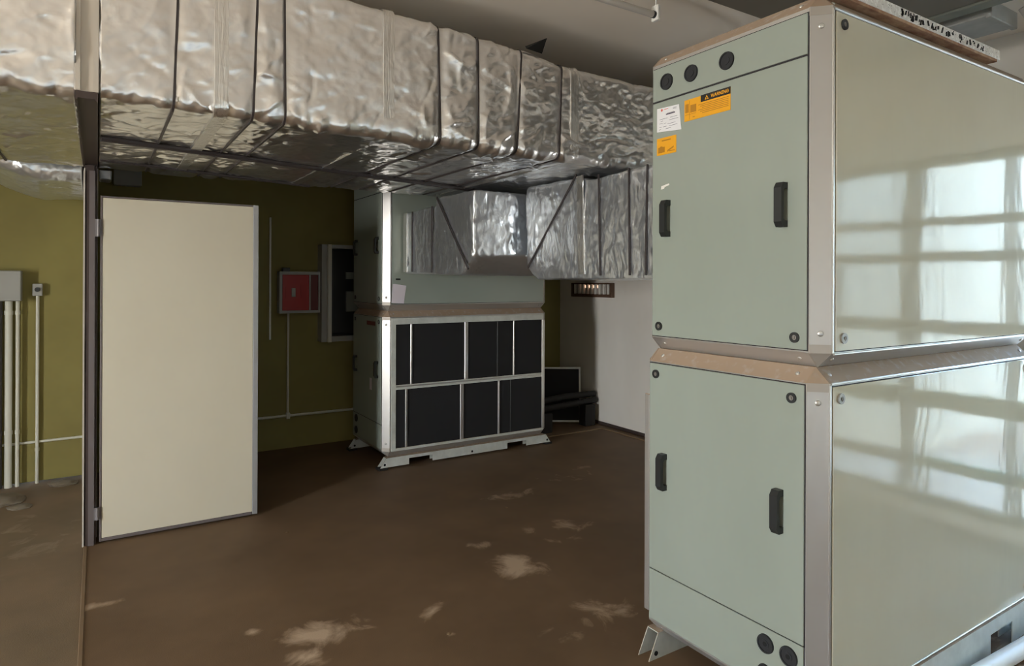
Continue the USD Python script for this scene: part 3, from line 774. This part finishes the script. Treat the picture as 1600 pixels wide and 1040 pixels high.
# ------------------------------------------------------------------ ceiling things
u = thing('tube_lamp', (1.9, 2.44, 2.98), 'unlit grey tube lamp under the ceiling with a white end bracket', 'lamp')
part(u, 'lamp_tube', cyl((1.22, 2.44, 2.985), (2.425, 2.44, 2.985), 0.017, 20), 'tube_grey', smooth=40)
for x in (1.20, 2.425):
    part(u, 'end_bracket', cbox(x, x + 0.022, 2.415, 2.465, 2.955, 3.035, 0.004), 'white_plastic', label='white end bracket')
part(u, 'lamp_cap', cyl((2.41, 2.44, 2.985), (2.428, 2.44, 2.985), 0.0185, 20), 'black_plastic', smooth=40)
for x in (1.211, 2.436):
    part(u, 'drop_rod', cyl((x, 2.44, 3.03), (x, 2.44, ZC), 0.003, 10), 'white_plastic')
u = thing('ceiling_duct', (3.6, 2.2, 2.99), 'dark painted duct at the ceiling above and behind the near unit', 'duct')
part(u, 'duct_body', cbox(2.35, 3.69, 0.7, 2.2, 3.0, ZC - 0.001, 0.006), 'dark_duct')
part(u, 'flange', cbox(3.695, 3.785, 0.7, 2.9, 2.99, 3.03, 0.004), 'grey_green', label='grey green edge flange')
solo('cable_tray', cat(cbox(3.90, 4.215, 1.52, 3.4, 2.995, 3.06, 0.006), cbox(3.90, 4.215, 1.50, 1.53, 2.985, 3.075, 0.004), box(3.92, 4.2, 2.3, 2.34, 3.06, ZC - .001)), 'duct_grey', 'pale grey tray under the ceiling, its square end above the near unit', 'cable tray')
solo('ceiling_pipe', tube([(4.12, 1.45, 3.06), (4.2, 1.40, 2.93), (4.35, 1.43, 2.9), (4.784, 1.50, 2.9)], 0.016), 'tube_grey', 'thin bent pipe at the right edge below the grey tray', 'pipe', smooth=40)
u = thing('angle_bar', (2.6, 1.30, 2.575), 'flaking white angle bar with black marks and rust lying on the near unit', 'angle bar')
part(u, 'upright_leg', cbox(2.0, 3.362, 1.262, 1.268, 2.588, 2.630, 0.001), 'peeling_white')
part(u, 'flat_leg', cbox(2.0, 3.335, 1.262, 1.330, 2.5755, 2.5875, 0.001), 'rusty_ledge', label='rusty lower leg')
mk = []
for k in range(46):
    x = 2.52 + 0.70 * RNG.random() ** 1.4
    h, w = 0.006 + 0.020 * RNG.random(), 0.004 + 0.010 * RNG.random()
    z = 2.590 + RNG.random() * (0.038 - h)
    sk = (RNG.random() - .5) * 0.02
    mk.append(prism([(x, z), (x + w, z + 0.002), (x + w + sk, z + h), (x + sk + 0.002, z + h * .9)], 'y', 1.2605, 1.2622))
for k in range(120):
    x, z = 2.02 + 1.32 * RNG.random(), 2.590 + 0.037 * RNG.random()
    q = 0.0012 + 0.002 * RNG.random()
    mk.append(prism([(x, z), (x + q, z + q * .3), (x + q * .6, z + q)], 'y', 1.2607, 1.2622))
part(u, 'paint_flakes', cat(*mk), 'black_mark', kind='stuff', label='black flaked marks')

# ------------------------------------------------------------------ things on the rear (olive) wall, right of the door
WYR = YR - 0.0005
solo('raceway', cbox(1.362, 1.380, WYR - 0.015, WYR, 1.045, 2.20, 0.003), 'white_plastic', 'thin white vertical strip on the wall right of the door', 'raceway')
u = thing('alarm_cabinet', (1.63, WYR - .1, 1.29), 'red alarm cabinet in a pale frame on the dark olive wall', 'alarm cabinet')
part(u, 'cabinet_frame', prism(sbox(1.436, 1.295, 1.815, 1.690).difference(sbox(1.462, 1.320, 1.712, 1.660)).difference(sbox(1.725, 1.320, 1.800, 1.660)), 'y', WYR - 0.10, WYR), 'box_grey', label='pale grey frame')
dr = part(u, 'cabinet_door', cbox(1.463, 1.711, WYR - 0.098, WYR - 0.06, 1.321, 1.659, 0.003), 'red_paint', label='red door')
part(dr, 'door_plate', cbox(1.546, 1.584, WYR - 0.102, WYR - 0.097, 1.45, 1.533, 0.002), 'latch_grey', label='small metal plate')
part(dr, 'door_rib', cat(cbox(1.490, 1.498, WYR - 0.101, WYR - 0.097, 1.44, 1.55, .001), cbox(1.63, 1.638, WYR - 0.101, WYR - 0.097, 1.44, 1.56, .001)), 'red_paint')
part(u, 'side_panel', cbox(1.726, 1.799, WYR - 0.09, WYR - 0.05, 1.321, 1.659, 0.002), 'red_dark')
part(u, 'back_plate', box(1.45, 1.81, WYR - .05, WYR - .001, 1.30, 1.68), 'dark_frame')
part(u, 'top_gland', cbox(1.47, 1.535, WYR - 0.08, WYR - 0.02, 1.690, 1.727, 0.003), 'black_plastic', label='small black block on top')
solo('conduit', cyl((1.536, WYR - 0.013, 0.342), (1.536, WYR - 0.013, 1.2945), 0.012, 14), 'conduit', 'thin vertical conduit below the red alarm cabinet', 'conduit', smooth=40)
solo('conduit', cat(cyl((0.02, WYR - 0.013, 0.316), (2.75, WYR - 0.013, 0.310), 0.013, 14), cbox(1.52, 1.555, WYR - .03, WYR, 0.285, 0.341, .003)), 'conduit', 'horizontal conduit low on the wall between the door and the far unit', 'conduit', smooth=40)
u = thing('electrical_panel', (2.05, WYR - .1, 1.01), 'open electrical panel box with pale frame beside the far unit', 'electrical panel')
part(u, 'enclosure', prism(sbox(1.820, 1.012, 2.50, 1.955).difference(sbox(1.905, 1.062, 2.46, 1.920)), 'y', WYR - 0.14, WYR), 'box_grey', label='pale grey enclosure rim')
part(u, 'back_plate', box(1.90, 2.465, WYR - .05, WYR - .001, 1.055, 1.925), 'panel_dark')
part(u, 'door_edge', cbox(1.868, 1.904, WYR - .19, WYR - .1405, 1.012, 1.955, .003), 'conduit', label='pale door edge')
part(u, 'inner_cover', cbox(1.93, 2.44, WYR - .09, WYR - .055, 1.09, 1.90, .004), 'panel_dark')
part(u, 'breaker', cbox(2.07, 2.20, WYR - .12, WYR - .0905, 1.30, 1.50, .004), 'grey_green')
part(u, 'breaker', cbox(2.07, 2.20, WYR - .11, WYR - .0905, 1.62, 1.69, .004), 'grey_green')
solo('wall_box', cat(cbox(0.112, 0.305, WYR - 0.12, WYR, 2.395, 2.51, .004), cbox(0.107, 0.31, WYR - 0.13, WYR - .12, 2.39, 2.515, .003)), 'box_grey', 'grey box high on the wall above the open door', 'box')

# ------------------------------------------------------------------ things on the rear wall, left of the door jamb
u = thing('junction_box', (-0.62, WYR - .1, 1.43), 'grey junction box on the olive wall at the left edge', 'junction box')
part(u, 'box_body', cbox(-0.80, -0.500, WYR - .12, WYR, 1.437, 1.672, .004), 'box_grey')
part(u, 'box_cover', cbox(-0.797, -0.503, WYR - .128, WYR - .1205, 1.440, 1.669, .003), 'box_grey')
for x, r, lab in ((-0.582, 0.024, 'thick pale conduit running down from the grey junction box'), (-0.526, 0.013, 'thin pale conduit beside the thick one under the grey junction box'), (-0.64, 0.020, 'dark conduit at the left edge under the grey junction box')):
    ms = [cyl((x, WYR - .05, -0.012), (x, WYR - .05, 1.4365), r, 18), cyl((x, WYR - .05, 1.33), (x, WYR - .05, 1.36), r + .004, 18), cyl((x, WYR - .05, 0.40), (x, WYR - .05, 0.43), r + .003, 18)]
    solo('conduit', cat(*ms), 'strap' if 'dark' in lab else 'conduit', lab, 'conduit', smooth=40)
u = thing('switch_box', (-0.4, WYR - .05, 1.47), 'small grey switch box with black button on the olive wall', 'switch')
part(u, 'switch_body', cbox(-0.434, -0.370, WYR - .06, WYR, 1.475, 1.572, .004), 'box_grey')
part(u, 'push_button', disc((-0.402, WYR - .06, 1.525), (0, -1, 0), 0.018, 0.014), 'black_plastic', smooth=40, label='black round button')
solo('conduit', cat(cyl((-0.402, WYR - .028, -0.012), (-0.402, WYR - .028, 1.4745), 0.012, 14), cyl((-0.402, WYR - .028, 0.245), (-0.402, WYR - .028, 0.27), 0.015, 14)), 'conduit', 'vertical conduit under the small switch box', 'conduit', smooth=40)
solo('conduit', cyl((-1.8, WYR - .011, 0.300), (-0.076, WYR - .011, 0.318), 0.0105, 14), 'conduit', 'horizontal conduit low on the wall left of the door jamb', 'conduit', smooth=40)
dv = trimesh.creation.icosphere(3, 1.0)
q = np.array(dv.vertices)
q *= (0.7 + 0.6 * meshkit.fbm(q * 2.3, 3, 4))[:, None]
dv.vertices = q * np.array([0.16, 0.14, 0.045])
for x, y, sx, lab in ((-0.60, 5.95, 1.0, 'low heap of grey dirt below the thick conduit'), (-0.46, 5.75, 0.45, 'small lump of grey dirt in front of the conduits'), (-0.22, 6.24, 0.6, 'dark dirt along the wall base by the door jamb')):
    m = dv.copy(); m.apply_scale(sx); m.apply_translation([x, y, -0.012 + 0.008 * sx])
    solo('dirt_heap', m, 'debris_grey', lab, 'dirt', smooth=True)

# ------------------------------------------------------------------ the far right corner
u = thing('wall_vent', (XR, 5.76, 1.43), 'small slatted vent in a brown frame high on the white wall', 'vent')
VX = XR - 0.0005
part(u, 'vent_frame', prism(sbox(5.405, 1.430, 6.115, 1.590).difference(sbox(5.432, 1.462, 6.088, 1.578)), 'x', VX - 0.05, VX), 'vent_wood', label='brown frame')
part(u, 'back_plate', box(VX - .012, VX, 5.43, 6.09, 1.46, 1.58), 'vent_wood')
for k in range(9):
    y = 5.452 + k * 0.073
    part(u, 'slat', cbox(VX - .045, VX - .013, y, y + 0.030, 1.464, 1.576, .002), 'white_plastic')
part(u, 'glow_strip', cbox(VX - .020, VX - .0125, 5.66, 5.93, 1.535, 1.565, .002), 'vent_glow', label='warm glow between the slats')
ft = prism(sbox(0, 0, 0.62, 0.62), 'y', -0.02, 0.02)
T = trimesh.transformations.rotation_matrix(-0.16, [1, 0, 0])
T2 = trimesh.transformations.rotation_matrix(math.radians(-33), [0, 0, 1])
def lean_part(m):
    m = m.copy(); m.apply_transform(T); m.apply_transform(T2); m.apply_translation([4.12, 6.14, 0.008]); return m
u = thing('spare_filter', (4.4, 6.05, 0), 'black spare filter panel with pale rim leaning in the far corner', 'filter panel')
part(u, 'filter_rim', lean_part(prism(sbox(0, 0, 0.62, 0.62).difference(sbox(0.022, 0.022, 0.598, 0.598)), 'y', -0.02, 0.02)), 'rail_paint', label='pale rim')
part(u, 'filter_media', lean_part(box(0.022, 0.598, -0.012, 0.012, 0.022, 0.598)), 'filter_mesh')
for k, (z, y, lab) in enumerate(((0.265, 5.80, 'lower of the two black insulation lengths in the far corner'), (0.345, 5.82, 'upper of the two black insulation lengths in the far corner'))):
    pts = [(3.80, y - 0.16, z - .03), (4.3, y - .14, z - .01 + .01 * k), (4.75, y - 0.12, z + .01 - .015 * k)]
    solo('insulation_length', tube(pts, 0.034, 12), 'black_rubber', lab, 'insulation', smooth=50)
solo('floor_block', cbox(3.90, 4.08, 5.58, 5.72, 0.0, 0.205, .006), 'black_rubber', 'dark block under the black insulation lengths', 'block')
solo('floor_block', cbox(4.56, 4.70, 5.62, 5.74, 0.0, 0.235, .006), 'black_rubber', 'dark block by the white wall under the insulation lengths', 'block')
solo('kerb_strip', cbox(3.80, 4.66, 5.43, 5.46, 0.0, 0.012, .003), 'kerb', 'low pale kerb line on the floor behind the far unit\'s corner', 'kerb')
solo('kerb_strip', cbox(4.64, 4.67, 3.2, 5.428, 0.0, 0.012, .003), 'kerb', 'low pale kerb line on the floor along the white wall', 'kerb')

# ------------------------------------------------------------------ floor things at the right edge
solo('drain_pipe', cat(tube([(2.1, 1.202, 0.036), (2.85, 1.192, 0.036), (4.3, 1.125, 0.036)], 0.034, 20)), 'white_plastic', 'pale plastic pipe lying on the floor along the near unit', 'pipe', smooth=50)
solo('flat_bar', cbox(2.3, 4.3, 1.055, 1.080, 0.0, 0.010, .002), 'galvanised', 'thin metal bar on the floor in front of the plastic pipe', 'bar')
for x, y, lab in ((1.352, 2.64, 'tiny pebble nearest the camera on the brown floor'), (2.45, 3.9, 'tiny pebble on the brown floor in front of the far unit'), (1.02, 4.25, 'tiny pebble on the brown floor near the free edge of the open door')):
    m = dv.copy(); m.apply_scale(0.07); m.apply_translation([x, y, 0.002])
    solo('pebble', m, 'kerb', lab, 'pebble', 'pebbles on the floor', smooth=True)
